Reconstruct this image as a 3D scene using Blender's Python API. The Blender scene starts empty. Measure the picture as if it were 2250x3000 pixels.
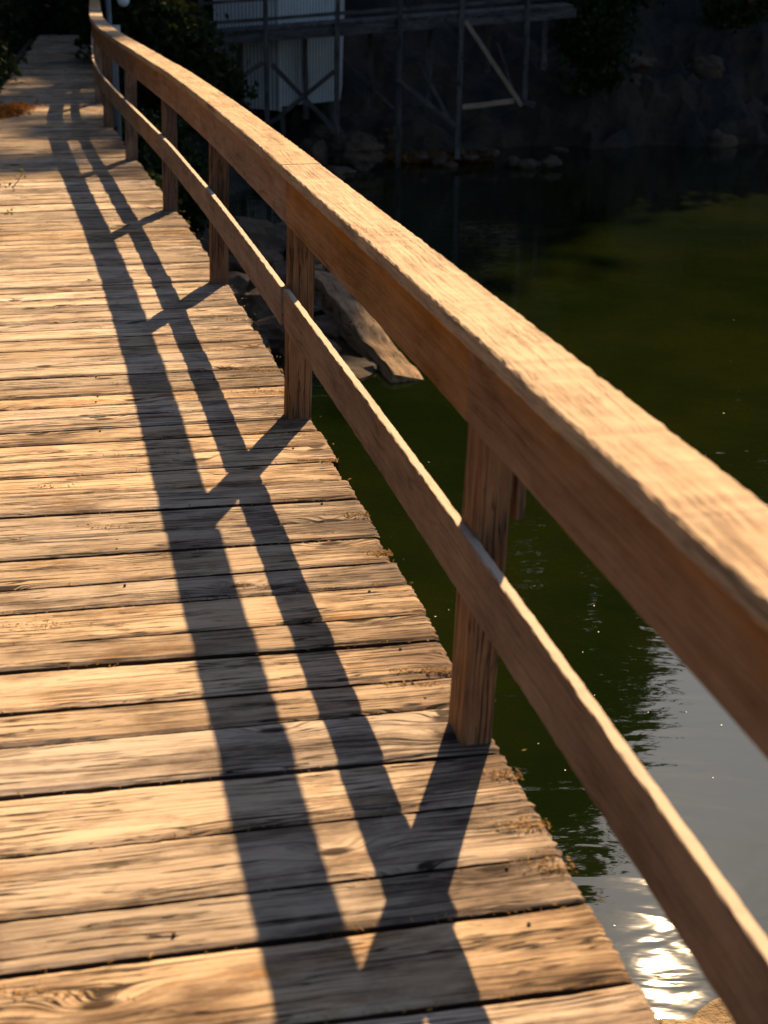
import bpy, math, random
import numpy as np
from mathutils import Vector, Matrix, noise as mn
random.seed(7); rng = np.random.default_rng(7)
SC = bpy.context.scene
COL = SC.collection
R = math.radians

# ------------------------------------------------------------------ camera
cam = bpy.data.cameras.new('camera'); camo = bpy.data.objects.new('camera', cam); COL.objects.link(camo)
SC.camera = camo
CAMH, PITCH, ROLL = 1.755, 0.365, 0.011
cam.sensor_fit = 'VERTICAL'; cam.sensor_height = 36.0; cam.lens = 36.0 * 4300 / 3000
cam.clip_start = 0.05; cam.clip_end = 2000
_c, _s = math.cos(PITCH), math.sin(PITCH)
fw = Vector((0, _c, -_s)); up = Vector((0, _s, _c)); rt = Vector((1, 0, 0))
r2 = math.cos(ROLL) * rt + math.sin(ROLL) * up
u2 = -math.sin(ROLL) * rt + math.cos(ROLL) * up
camo.matrix_world = Matrix(((r2.x, u2.x, -fw.x, 0), (r2.y, u2.y, -fw.y, 0), (r2.z, u2.z, -fw.z, CAMH), (0, 0, 0, 1)))
cam.dof.use_dof = True; cam.dof.focus_distance = 5.6; cam.dof.aperture_fstop = 4.0

# ------------------------------------------------------------------ light
SUN_EL, SUN_AZ = R(37.65), R(13.2)
W = bpy.data.worlds.new('World'); SC.world = W; W.use_nodes = True
nt = W.node_tree; bg = nt.nodes['Background']
sky = nt.nodes.new('ShaderNodeTexSky'); sky.sky_type = 'NISHITA'; sky.sun_disc = False
sky.sun_elevation = SUN_EL; sky.sun_rotation = SUN_AZ
sky.air_density = 1.0; sky.dust_density = 1.3; sky.ozone_density = 2.5
nt.links.new(sky.outputs[0], bg.inputs[0]); bg.inputs[1].default_value = 0.05
sl = bpy.data.lights.new('sun', 'SUN'); sl.energy = 5.0; sl.angle = R(0.5); sl.color = (1.0, 0.70, 0.39)
so = bpy.data.objects.new('sun', sl); COL.objects.link(so)
sdir = Vector((math.sin(SUN_AZ) * math.cos(SUN_EL), math.cos(SUN_AZ) * math.cos(SUN_EL), math.sin(SUN_EL)))
so.rotation_euler = sdir.to_track_quat('Z', 'Y').to_euler(); so.location = (10, 30, 40)
SC.view_settings.view_transform = 'Standard'; SC.view_settings.look = 'None'
SC.view_settings.exposure = 1.0; SC.view_settings.gamma = 1.0
SC.render.engine = 'CYCLES'
try:
    SC.cycles.max_bounces = 8; SC.cycles.diffuse_bounces = 4; SC.cycles.use_denoising = True
    SC.cycles.sample_clamp_indirect = 4.0
except Exception: pass

# ------------------------------------------------------------------ node helpers
class NT:
    def __init__(s, name):
        s.m = bpy.data.materials.new(name); s.m.use_nodes = True; s.t = s.m.node_tree
        s.b = s.t.nodes['Principled BSDF']
    def n(s, typ, **kw):
        o = s.t.nodes.new('ShaderNode' + typ)
        for k, v in kw.items():
            if k.startswith('i_'):
                key = k[2:]; key = int(key) if key.isdigit() else key
                s.put(o.inputs[key], v)
            else: setattr(o, k, v)
        return o
    def put(s, inp, v):
        if isinstance(v, bpy.types.NodeSocket): s.t.links.new(v, inp)
        elif isinstance(v, bpy.types.Node): s.t.links.new(v.outputs[0], inp)
        else: inp.default_value = v
    def math(s, op, a, b=0.0, c=None, clamp=False):
        o = s.t.nodes.new('ShaderNodeMath'); o.operation = op; o.use_clamp = clamp
        s.put(o.inputs[0], a); s.put(o.inputs[1], b)
        if c is not None: s.put(o.inputs[2], c)
        return o.outputs[0]
    def rng(s, v, a, b, c=0.0, d=1.0, smooth=False):
        o = s.t.nodes.new('ShaderNodeMapRange')
        if smooth: o.interpolation_type = 'SMOOTHSTEP'
        for i, x in enumerate((v, a, b, c, d)): s.put(o.inputs[i], x)
        return o.outputs[0]
    def mix(s, f, a, b, mode='MIX'):
        o = s.t.nodes.new('ShaderNodeMix'); o.data_type = 'RGBA'; o.blend_type = mode
        s.put(o.inputs[0], f)
        for i, x in ((6, a), (7, b)):
            if isinstance(x, tuple) and len(x) == 3: x = (*x, 1)
            s.put(o.inputs[i], x)
        return o.outputs[2]
    def noise(s, vec, scale=1.0, detail=4.0, rough=0.55, dist=0.0):
        o = s.n('TexNoise'); s.put(o.inputs['Vector'], vec)
        o.inputs['Scale'].default_value = scale; o.inputs['Detail'].default_value = detail
        o.inputs['Roughness'].default_value = rough; o.inputs['Distortion'].default_value = dist
        return o.outputs[0]
    def comb(s, x, y, z=0.0):
        o = s.n('CombineXYZ'); s.put(o.inputs[0], x); s.put(o.inputs[1], y); s.put(o.inputs[2], z); return o.outputs[0]
    def sep(s, v):
        o = s.n('SeparateXYZ'); s.put(o.inputs[0], v); return o.outputs
    def bump(s, h, dist=0.01, strength=1.0):
        o = s.n('Bump'); s.put(o.inputs['Height'], h); o.inputs['Distance'].default_value = dist
        o.inputs['Strength'].default_value = strength; s.put(s.b.inputs['Normal'], o.outputs[0]); return o

def wood_mat(name, pale, mid, dark, stain=(0.33, 0.17, 0.05), stain_amt=0.35, rough_sawn=0.0, relief=0.004, knots=1.0, crack=1.0, fine=1.0, wearamt=0.5, contrast=1.5, lit_top=None, bias=0.0, wearstain=0.0, rings=0.0):
    """uv.x runs along the grain in metres, uv.y across it"""
    w = NT(name)
    uv = w.n('UVMap'); uv.uv_map = 'uv'
    x, y, z = w.sep(uv.outputs[0])
    at = w.n('Attribute'); at.attribute_name = 'tone'
    tone = at.outputs['Fac']
    # grain flowing round the knots
    kv = w.comb(w.math('MULTIPLY', x, 1.9), w.math('MULTIPLY', y, 4.6))
    vo = w.n('TexVoronoi'); vo.voronoi_dimensions = '2D'; w.put(vo.inputs['Vector'], kv); vo.inputs['Scale'].default_value = 1.0
    vd = vo.outputs['Distance']
    vcol = w.sep(vo.outputs['Color'])
    has = w.math('GREATER_THAN', vcol[0], 0.55)
    kn = w.math('MULTIPLY', w.rng(vd, 0.0, 0.32, 1.0, 0.0, True), has)
    wob = w.noise(w.comb(w.math('MULTIPLY', x, 1.3), w.math('MULTIPLY', y, 3.0)), 1.0, 2.0)
    yy = w.math('ADD', y, w.math('MULTIPLY', kn, 0.045 * knots))
    yy = w.math('ADD', yy, w.math('MULTIPLY', wob, 0.05))
    wa = w.n('Attribute'); wa.attribute_name = 'wear'; wear = wa.outputs['Fac']
    g0 = w.noise(w.comb(w.math('MULTIPLY', x, 1.1), w.math('MULTIPLY', yy, 42.0)), 1.0, 6.0, 0.7)
    g1 = w.noise(w.comb(w.math('MULTIPLY', x, 2.0), w.math('MULTIPLY', yy, 150.0)), 1.0, 5.0, 0.75)
    g2 = w.noise(w.comb(w.math('MULTIPLY', x, 7.0), w.math('MULTIPLY', yy, 360.0)), 1.0, 3.0, 0.75)
    big = w.noise(w.comb(w.math('MULTIPLY', x, 2.2), w.math('MULTIPLY', y, 7.0)), 1.0, 6.0, 0.7)
    # long drying cracks: thin, sharp, gathered in patches
    cr = w.noise(w.comb(w.math('MULTIPLY', x, 2.4), w.math('MULTIPLY', yy, 55.0), 7.3), 1.0, 3.0, 0.55)
    ridge = w.math('ABSOLUTE', w.math('SUBTRACT', cr, 0.5))
    crm = w.noise(w.comb(w.math('MULTIPLY', x, 2.6), w.math('MULTIPLY', y, 9.0), 3.1), 1.0, 4.0, .6)
    crm = w.math('ADD', crm, w.math('MULTIPLY', wear, 0.12))
    crk = w.math('MULTIPLY', w.rng(ridge, 0.022, 0.010, 0.0, 1.0), w.rng(crm, 0.50, 0.54, 0.0, 1.0))
    fl = w.noise(w.comb(w.math('MULTIPLY', x, 1.7), w.math('MULTIPLY', yy, 150.0), 2.2), 1.0, 2.0, 0.5)
    flm = w.math('MULTIPLY', w.rng(fl, 0.415, 0.37, 0.0, 1.0), w.rng(crm, 0.40, 0.50, 0.15, 1.0))
    crk = w.math('MAXIMUM', crk, flm)
    crk = w.math('MULTIPLY', crk, crack)
    f = w.math('ADD', w.math('MULTIPLY', g1, 0.45), w.math('MULTIPLY', g2, 0.30 * fine))
    f = w.math('ADD', f, w.math('MULTIPLY', g0, 0.25 + 0.3 * (1 - fine)))
    f = w.math('ADD', w.math('MULTIPLY', w.math('SUBTRACT', f, 0.5), contrast), 0.5)
    f = w.math('ADD', f, w.math('MULTIPLY', w.math('SUBTRACT', big, 0.5), 0.9))
    f = w.math('ADD', f, bias)
    ring = w.math('SINE', w.math('ADD', w.math('MULTIPLY', yy, 1050.0), w.math('MULTIPLY', wob, 60.0)))
    f = w.math('ADD', f, w.math('MULTIPLY', ring, .05 * rings))
    f = w.math('SUBTRACT', f, w.math('MULTIPLY', wear, 0.16 * (0 if wearstain else 1)))
    c = w.n('ValToRGB'); e = c.color_ramp.elements
    e[0].position = 0.30; e[0].color = (*dark, 1); e[1].position = 0.66; e[1].color = (*pale, 1)
    q = c.color_ramp.elements.new(0.46); q.color = (*mid, 1)
    w.put(c.inputs[0], f)
    colr = c.outputs[0]
    # worn, lichen stained patches with fibres
    st = w.noise(w.comb(w.math('MULTIPLY', x, 2.4), w.math('MULTIPLY', y, 8.0), 11.0), 1.0, 6.0, 0.72)
    sm = w.math('MULTIPLY', w.rng(st, 0.56, 0.66, 0.0, 1.0), stain_amt)
    if wearstain: sm = w.math('ADD', w.math('MULTIPLY', sm, .5), w.math('MULTIPLY', w.math('MULTIPLY', w.math('POWER', wear, 2.6), w.rng(st, .35, .6, .3, 1.0)), wearstain), clamp=True)
    colr = w.mix(sm, colr, stain)
    gr = w.noise(w.comb(w.math('MULTIPLY', x, 1.9), w.math('MULTIPLY', y, 5.0), 23.0), 1.0, 7.0, 0.7)
    gr = w.math('ADD', gr, w.math('MULTIPLY', wear, 0.0 if wearstain else 0.07))
    gm = w.math('MULTIPLY', w.rng(gr, 0.50, 0.64, 0.0, 1.0), wearamt)
    colr = w.mix(gm, colr, tuple(d * 1.45 for d in dark))
    # knots and cracks
    kc = w.math('MULTIPLY', w.rng(vd, 0.085, 0.045, 0.0, 1.0), w.math('MULTIPLY', has, knots))
    colr = w.mix(w.math('MULTIPLY', kc, 0.95, clamp=True), colr, (0.05, 0.028, 0.015))
    colr = w.mix(w.math('MULTIPLY', crk, 0.95, clamp=True), colr, (0.028, 0.017, 0.012))
    if lit_top:  # upward faces painted paler: brightens the sunlit strip, besides weathering
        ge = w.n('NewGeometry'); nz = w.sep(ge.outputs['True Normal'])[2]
        colr = w.mix(w.math('MULTIPLY', w.rng(nz, 0.5, 0.85), w.rng(g0, 0.3, 0.5, 0.75, 1.0)), colr, lit_top)
    hs = w.n('HueSaturation'); w.put(hs.inputs['Color'], colr)
    w.put(hs.inputs['Value'], w.rng(tone, 0.0, 1.0, 0.66, 1.16)); w.put(hs.inputs['Saturation'], w.rng(w.math('FRACT', w.math('MULTIPLY', tone, 7.13)), 0, 1, 0.75, 1.15))
    w.put(w.b.inputs['Base Color'], hs.outputs[0])
    w.b.inputs['Roughness'].default_value = 0.85
    w.b.inputs['Specular IOR Level'].default_value = 0.18
    h = w.math('ADD', w.math('MULTIPLY', g1, 0.45), w.math('MULTIPLY', g0, 0.55))
    h = w.math('SUBTRACT', h, w.math('MULTIPLY', crk, 1.2)); h = w.math('SUBTRACT', h, w.math('MULTIPLY', kc, 0.6))
    if rough_sawn:
        sw = w.noise(w.comb(w.math('ADD', w.math('MULTIPLY', x, 170.0), w.math('MULTIPLY', y, 150.0)), w.math('MULTIPLY', y, 9.0), 5.0), 1.0, 3.0, 0.6)
        h = w.math('ADD', h, w.math('MULTIPLY', sw, rough_sawn))
    w.bump(h, relief, 1.0)
    return w.m

def plain_mat(name, col, rough=0.8, nscale=6.0, var=0.35, bump=0.01, spec=0.3, col2=None, trans=False, vec='Object'):
    w = NT(name); tc = w.n('TexCoord')
    n1 = w.noise(tc.outputs[vec], nscale, 6.0, 0.65)
    c2 = col2 or tuple(c * (1 - var) for c in col)
    w.put(w.b.inputs['Base Color'], w.mix(w.rng(n1, 0.35, 0.65), col, c2))
    w.b.inputs['Roughness'].default_value = rough; w.b.inputs['Specular IOR Level'].default_value = spec
    if bump: w.bump(w.noise(tc.outputs[vec], nscale * 3, 5.0, 0.7), bump)
    return w.m

def leaf_mat(name, a, b, c=None, transl=0.35):
    w = NT(name); at = w.n('Attribute'); at.attribute_name = 'tone'
    col = w.n('ValToRGB'); w.put(col.inputs[0], at.outputs['Fac'])
    e = col.color_ramp.elements; e[0].color = (*a, 1); e[1].color = (*b, 1); e[1].position = 0.9
    if c: q = e.new(1.0); q.color = (*c, 1)
    w.put(w.b.inputs['Base Color'], col.outputs[0]); w.b.inputs['Roughness'].default_value = 0.6
    w.b.inputs['Specular IOR Level'].default_value = 0.2
    tr = w.n('BsdfTranslucent'); w.put(tr.inputs[0], col.outputs[0])
    mx = w.n('MixShader'); mx.inputs[0].default_value = transl
    out = w.t.nodes['Material Output']
    w.put(mx.inputs[1], w.b.outputs[0]); w.put(mx.inputs[2], tr.outputs[0]); w.t.links.new(mx.outputs[0], out.inputs[0])
    return w.m

M = {}
M['deck'] = wood_mat('deck_wood', (0.72, 0.55, 0.385), (0.49, 0.345, 0.22), (0.135, 0.088, 0.057), stain=(0.38, 0.19, 0.06), stain_amt=0.8, relief=0.006, contrast=2.0, wearamt=.9, bias=.09, rings=1.0)
M['cap'] = wood_mat('top_rail_wood', (0.68, 0.49, 0.305), (0.52, 0.35, 0.205), (0.24, 0.145, 0.08), stain=(0.5, 0.33, 0.16), stain_amt=0.3, rough_sawn=.45, relief=0.0035, knots=0.2, crack=0.35, wearamt=0.25, contrast=1.6, bias=.02, rings=1.2)
M['side'] = wood_mat('side_board_wood', (0.44, 0.255, 0.135), (0.32, 0.165, 0.075), (0.15, 0.075, 0.03), stain=(0.50, 0.18, 0.025), stain_amt=0.6, wearstain=1.1, rough_sawn=0.4, relief=0.002, knots=0.4, crack=0.2, fine=0.4, contrast=1.3)
M['low'] = wood_mat('lower_rail_wood', (0.42, 0.265, 0.155), (0.32, 0.185, 0.10), (0.15, 0.085, 0.045), stain=(0.34, 0.18, 0.07), stain_amt=0.35, rough_sawn=0.6, relief=0.0025, knots=0.3, crack=0.3, fine=0.6, contrast=1.0, lit_top=(0.72, .55, .38))
M['post'] = wood_mat('post_wood', (0.38, 0.215, 0.12), (0.26, 0.135, 0.072), (0.10, 0.06, 0.04), stain=(0.36, 0.15, 0.035), stain_amt=0.5, relief=0.0025, knots=0.5, crack=0.8)
M['plank_side_shade'] = wood_mat('plank_side_shade_wood', (0.13, 0.085, 0.055), (0.07, 0.045, 0.03), (0.03, 0.02, 0.015), stain_amt=0.3)  # weathered sides, coloured darker so the shade in the gaps is painted in
M['beam'] = wood_mat('old_beam_wood', (0.16, 0.11, 0.08), (0.10, 0.07, 0.05), (0.04, 0.03, 0.02), stain_amt=0.1)
M['pier'] = wood_mat('pier_wood', (0.17, 0.155, 0.145), (0.11, 0.10, 0.095), (0.05, 0.045, 0.04), stain=(0.24, 0.13, 0.08), stain_amt=0.3)
M['log'] = wood_mat('driftwood', (0.48, 0.29, 0.13), (0.33, 0.19, 0.08), (0.16, 0.11, 0.06), stain=(0.25, 0.2, 0.1), stain_amt=0.4, relief=0.012, crack=1.0)

# ------------------------------------------------------------------ mesh helpers
def tag(o, label=None, cat=None, group=None, kind=None):
    for k, v in (('label', label), ('category', cat), ('group', group), ('kind', kind)):
        if v: o[k] = v
    return o
def empty(name, loc=(0, 0, 0)):
    o = bpy.data.objects.new(name, None); COL.objects.link(o); o.location = loc; return o
class MB:
    def __init__(s): s.v = []; s.f = []; s.uv = []; s.t = []; s.w = []; s.n = 0; s.mi = {}
    def add(s, V, F, UV=None, tone=0.5, wear=0.0, mi=None):
        """V n x 3, F list of index tuples, UV per face corner list (same shape as F) or None"""
        V = np.asarray(V, float); s.v.append(V)
        if mi: s.mi.update({len(s.f) + k: 1 for k in mi})
        for i, f in enumerate(F):
            s.f.append(tuple(int(a) + s.n for a in f))
            s.uv.append(UV[i] if UV is not None else [(0.0, 0.0)] * len(f))
        s.t.append(np.broadcast_to(np.asarray(tone, float), (len(V),)))
        s.w.append(np.broadcast_to(np.asarray(wear, float), (len(V),)))
        s.n += len(V)
    def build(s, name, mat, parent=None, smooth=False):
        me = bpy.data.meshes.new(name); V = np.concatenate(s.v)
        loc = None
        if parent is not None:
            V = V - np.array(parent.location)
        me.from_pydata(V.tolist(), [], s.f)
        ul = me.uv_layers.new(name='uv'); flat = np.array([c for u in s.uv for c in u], np.float32).ravel()
        ul.data.foreach_set('uv', flat)
        a = me.attributes.new('tone', 'FLOAT', 'POINT'); a.data.foreach_set('value', np.concatenate(s.t).astype(np.float32))
        if len(s.w) == len(s.t):
            a = me.attributes.new('wear', 'FLOAT', 'POINT'); a.data.foreach_set('value', np.concatenate(s.w).astype(np.float32))
        if smooth: me.polygons.foreach_set('use_smooth', [True] * len(me.polygons))
        me.materials.append(mat)
        if s.mi:
            me.materials.append(M['plank_side_shade'])
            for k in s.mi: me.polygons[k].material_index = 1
        me.update()
        o = bpy.data.objects.new(name, me); COL.objects.link(o)
        if parent is not None: o.parent = parent
        return o

def fbm(p, o=4):
    return mn.fractal(Vector(p), 1.0, 2.0, o)

def beam_along(mb, pts, sec, side, upv=(0, 0, 1), uo=None, jit=0.0, jf=3.0, tone=0.5, close=True, topwear=0):
    """sweep a rectangular section. pts: Nx3 centre path; sec: (side0, side1, up0, up1) extents; side: Nx3 unit side vectors.
    each of the four faces keeps its own vertices so edges stay crisp; corners get small noise"""
    pts = np.asarray(pts, float); side = np.asarray(side, float); N = len(pts)
    upv = np.broadcast_to(np.asarray(upv, float), pts.shape)
    s0, s1, a0, a1 = sec
    d = np.r_[0, np.cumsum(np.linalg.norm(np.diff(pts, axis=0), axis=1))]
    uo = random.uniform(0, 60) if uo is None else uo
    ch = min(s1 - s0, a1 - a0) * 0.09
    # section outline with chamfers, going round
    prof = [(s0, a0 + ch), (s0, a1 - ch), (s0 + ch, a1), (s1 - ch, a1), (s1, a1 - ch), (s1, a0 + ch), (s1 - ch, a0), (s0 + ch, a0)]
    K = len(prof); per = [0]
    for k in range(K):
        a, b = prof[k], prof[(k + 1) % K]; per.append(per[-1] + math.hypot(a[0] - b[0], a[1] - b[1]))
    vo = random.uniform(0, 40)
    V = []
    for i in range(N):
        for k, (s_, a_) in enumerate(prof):
            js = ja = 0
            if jit:
                grp = (k + 0) // 2
                js = jit * fbm((d[i] * jf + uo, grp * 7.1, 0.3)); ja = jit * fbm((d[i] * jf + uo, grp * 5.3, 9.3))
            V.append(pts[i] + side[i] * (s_ + js) + upv[i] * (a_ + ja))
    F = []; UV = []
    for i in range(N - 1):
        for k in range(K):
            k2 = (k + 1) % K
            F.append((i * K + k, i * K + k2, (i + 1) * K + k2, (i + 1) * K + k))
            UV.append([(uo + d[i], vo + per[k]), (uo + d[i], vo + per[k + 1]), (uo + d[i + 1], vo + per[k + 1]), (uo + d[i + 1], vo + per[k])])
    for i, rev in ((0, True), (N - 1, False)):
        f = [i * K + k for k in range(K)]; 
        if not rev: f = f[::-1]
        F.append(tuple(f)); UV.append([(uo + prof[a % K][0] * 4, vo + prof[a % K][1]) for a in f])
    wr = np.tile([((a_ - a0) / (a1 - a0)) ** 3 * topwear for s_, a_ in prof], N) if topwear else 0.0
    mb.add(V, F, UV, tone, wr)

def box_between(mb, a, b, w, h, n=4, jit=0.0, tone=0.5, upref=(0, 0, 1), jf=3.0):
    a = np.array(a, float); b = np.array(b, float); d = (b - a) / np.linalg.norm(b - a)
    u = np.array(upref, float)
    if abs(d @ u) > 0.95: u = np.array((0, 1.0, 0))
    s = np.cross(d, u); s /= np.linalg.norm(s); u = np.cross(s, d)
    pts = [a + (b - a) * t for t in np.linspace(0, 1, n)]
    beam_along(mb, pts, (-w / 2, w / 2, -h / 2, h / 2), [s] * n, [u] * n, jit=jit, tone=tone, jf=jf)

def tube(mb, pts, rad, k=10, jit=0.0, tone=0.5, jf=2.0):
    pts = np.asarray(pts, float); N = len(pts); rad = np.broadcast_to(rad, (N,)); V = []; d = 0; uo = random.uniform(0, 50)
    for i in range(N):
        t = pts[min(i + 1, N - 1)] - pts[max(i - 1, 0)]; t /= np.linalg.norm(t) + 1e-9
        r = np.array((1.0, 0, 0)) if abs(t[2]) > 0.8 else np.array((0, 0, 1.0))
        s = np.cross(t, r); s /= np.linalg.norm(s); u = np.cross(s, t)
        for j in range(k):
            a = 2 * math.pi * j / k
            rr = rad[i] * (1 + jit * fbm((math.cos(a) * 1.5 + uo, math.sin(a) * 1.5, i * jf * 0.3)))
            V.append(pts[i] + (s * math.cos(a) + u * math.sin(a)) * rr)
    ds = np.r_[0, np.cumsum(np.linalg.norm(np.diff(pts, axis=0), axis=1))]
    F = []; UV = []
    for i in range(N - 1):
        for j in range(k):
            j2 = (j + 1) % k
            F.append((i * k + j, i * k + j2, (i + 1) * k + j2, (i + 1) * k + j))
            c = 2 * math.pi * rad[i] / k
            UV.append([(uo + ds[i], j * c), (uo + ds[i], (j + 1) * c), (uo + ds[i + 1], (j + 1) * c), (uo + ds[i + 1], j * c)])
    F.append(tuple(range(k))[::-1]); UV.append([(0, 0)] * k)
    F.append(tuple((N - 1) * k + j for j in range(k))); UV.append([(0, 0)] * k)
    mb.add(V, F, UV, tone)

def rock(mb, c, s, seed, n=3, rough=0.35, tone=0.5):
    bm_ = ICO[n]; V = bm_[0].copy()
    for i, v in enumerate(V):
        q = v * 1.1 + seed * 13.7
        # facets from cell noise give a broken, angular look
        k = 1 + rough * fbm(tuple(q), 4) + 0.25 * (mn.cell_vector(Vector(tuple(v * 1.3 + seed)))[0] - 0.5)
        V[i] = v * k
    a = random.uniform(0, 6.28); ca, sa = math.cos(a), math.sin(a)
    V = V * np.array(s); V = np.c_[V[:, 0] * ca - V[:, 1] * sa, V[:, 0] * sa + V[:, 1] * ca, V[:, 2]] + np.array(c)
    mb.add(V, bm_[1], None, tone)
import bmesh
ICO = {}
for k in (2, 3, 4):
    b = bmesh.new(); bmesh.ops.create_icosphere(b, subdivisions=k, radius=1.0)
    ICO[k] = (np.array([v.co[:] for v in b.verts]), [tuple(v.index for v in f.verts) for f in b.faces]); b.free()

def leaves(mb, centers, size, tone, flat=0.0, aspect=1.7, g=rng):
    """one bent leaf (two quads) per centre, vectorised"""
    C = np.asarray(centers, float); n = len(C)
    if n == 0: return
    size = np.broadcast_to(size, (n,)) * g.uniform(0.6, 1.3, n)
    a = g.normal(size=(n, 3)); a[:, 2] *= (1 - flat) ; a /= np.linalg.norm(a, axis=1)[:, None]
    b = g.normal(size=(n, 3)); b[:, 2] *= (1 - flat * .7); b -= (b * a).sum(1)[:, None] * a; b /= np.linalg.norm(b, axis=1)[:, None] + 1e-9
    nrm = np.cross(a, b)
    L = (a * size[:, None]) * aspect / 2; B = b * size[:, None] / 2
    fold = nrm * size[:, None] * 0.18
    V = np.stack([C - L, C - L * .1 + B + fold, C + L, C - L * .1 - B + fold], 1).reshape(-1, 3)
    base = mb.n; idx = np.arange(n)[:, None] * 4
    F1 = np.concatenate([idx, idx + 1, idx + 2], 1); F2 = np.concatenate([idx, idx + 2, idx + 3], 1)
    mb.v.append(V); t = np.repeat(np.broadcast_to(tone, (n,)), 4); mb.t.append(t)
    F = np.concatenate([F1, F2]) + base
    mb.f.extend(map(tuple, F.tolist())); mb.uv.extend([[(0, 0)] * 3] * (2 * n)); mb.n += 4 * n

def crown_points(blobs, n, clump=0.5, ratio=40, g=rng, shell=0.55):
    """leaf positions gathered in clumps spread through ellipsoid blobs"""
    vol = np.array([b[3] * b[4] * b[5] for b in blobs]) ** 0.67; pr = vol / vol.sum()
    nc = max(1, n // ratio)
    bi = g.choice(len(blobs), nc, p=pr); B = np.array(blobs)[bi]
    d = g.normal(size=(nc, 3)); d /= np.linalg.norm(d, axis=1)[:, None]
    r = (shell + (1 - shell) * g.random(nc)) * (g.random(nc) ** 0.25)
    cc = B[:, :3] + d * r[:, None] * B[:, 3:6]
    k = g.integers(0, nc, n); cs = clump * g.uniform(0.5, 1.3, nc)
    P = cc[k] + g.normal(size=(n, 3)) * cs[k][:, None] * np.array((1, 1, 0.55)) * 0.6
    ct = g.random(nc)
    T = np.clip(0.75 * ct[k] + 0.3 * g.random(n) - .02, 0, 1)
    return P, T, cc

# ------------------------------------------------------------------ path of the bridge (inner line of the railing)
KY = [-6, -3, -1.5, 0, 1.0, 2, 3, 4, 5, 6, 7, 8, 10, 12, 14, 16, 18, 20, 24, 32, 40]
KX = [2.10, 1.47, 1.155, .84, .628, .412, .192, -.032, -.262, -.490, -.722, -.957, -1.452, -1.985, -2.525, -3.04, -3.49, -3.88, -4.64, -6.12, -7.6]
_ys = np.linspace(-6, 40, 1841); _xs = np.interp(_ys, KY, KX)
kern = np.hanning(41); kern /= kern.sum(); _xp = np.r_[_xs[0] + (_xs[1] - _xs[0]) * np.arange(-20, 0), _xs, _xs[-1] + (_xs[-1] - _xs[-2]) * np.arange(1, 21)]
_xs = np.convolve(_xp, kern, 'valid')
def cx(y): return float(np.interp(y, _ys, _xs))
def frame(y):
    s = (cx(y + .15) - cx(y - .15)) / .3; l = math.hypot(1, s)
    return np.array((cx(y), y, 0.0)), np.array((s / l, 1 / l, 0.0)), np.array((1 / l, -s / l, 0.0))  # point, tangent, right
def path(y0, y1, n, z, ro=0.0):
    P = []; S = []
    for y in np.linspace(y0, y1, n):
        p, t, r = frame(y); P.append(p + r * ro + np.array((0, 0, z))); S.append(r)
    return P, S

# ------------------------------------------------------------------ water, bank, sky-high ground
WZ = -1.9
def bank_h(x, y):
    # shoreline of the far bank and of the strip of land that runs up beside the bridge
    ys = 27.4 + 0.33 * (x + 1.5) + 0.9 * mn.noise(Vector((x * .35, 3.3, 0))) if x > -1.8 else 27.3
    d1 = y - ys
    xs = -1.05 - 0.03 * (y - 14) + 0.5 * mn.noise(Vector((y * .5, 0, 5.0)))
    lim = 12.6
    d2 = min(xs - x, (y - lim) * 0.7)
    d = max(d1, d2) if (x > -40) else d1
    if d1 > 0 and d2 > 0: d = max(d1, d2)
    h = WZ - 0.5 + 0.45 * d if d < 1 else WZ - 0.05 + 0.62 * (d - 1)
    capz = -0.35 if (x < -1.5 and y < 33) else 90
    rocky = 0.55 * fbm((x * .55, y * .55, 1.0), 5) + 0.28 * fbm((x * 1.7, y * 1.7, 4.0), 4)
    if x > 2: rocky *= 1.5
    h = min(h, 0.75 * (y - 27) ** 0.5 * 1.0 + 0.5 if y > 36 else h)
    if y > 36: h = max(h, -0.2 + 0.35 * (y - 36)) if y < 90 else 19
    h = min(h, capz + max(0, y - 31) * .3) if x < -1.5 else h
    h = h + rocky * (1 if d > 0 else 0.4)
    return min(h, -.34) if (y < 33.5 and x < -2) else h
mb = MB()
gx = np.r_[np.linspace(-90, -14, 26), np.linspace(-13.6, 16, 150), np.linspace(17, 100, 28)]
gy = np.r_[np.linspace(10, 38, 140), np.linspace(38.6, 60, 24), np.linspace(63, 160, 20)]
V = np.array([(x, y, bank_h(x, y)) for y in gy for x in gx]); nx = len(gx)
F = [(j * nx + i, j * nx + i + 1, (j + 1) * nx + i + 1, (j + 1) * nx + i) for j in range(len(gy) - 1) for i in range(nx - 1)]
mb.add(V, F)
w = NT('bank_rock'); tc = w.n('TexCoord'); P = tc.outputs['Object']
n1 = w.noise(P, 1.2, 8, .65); n2 = w.noise(P, 5.0, 6, .7)
vo = w.n('TexVoronoi'); vo.feature = 'DISTANCE_TO_EDGE'; w.put(vo.inputs['Vector'], w.mix(0.25, P, w.noise(P, 2.0))); vo.inputs['Scale'].default_value = 1.1
c = w.mix(w.rng(n1, .4, .62), (0.014, 0.013, 0.010), (0.060, 0.036, 0.020)); c = w.mix(w.rng(n2, .5, .7), c, (0.010, 0.014, 0.006))
w.put(w.b.inputs['Base Color'], c); w.b.inputs['Roughness'].default_value = .9
w.bump(w.math('ADD', w.math('ADD', n1, w.math('MULTIPLY', n2, .5)), 0.0), 0.15)
M['bank'] = w.m
tag(mb.build('ground', M['bank'], smooth=False), kind='structure')

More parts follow.
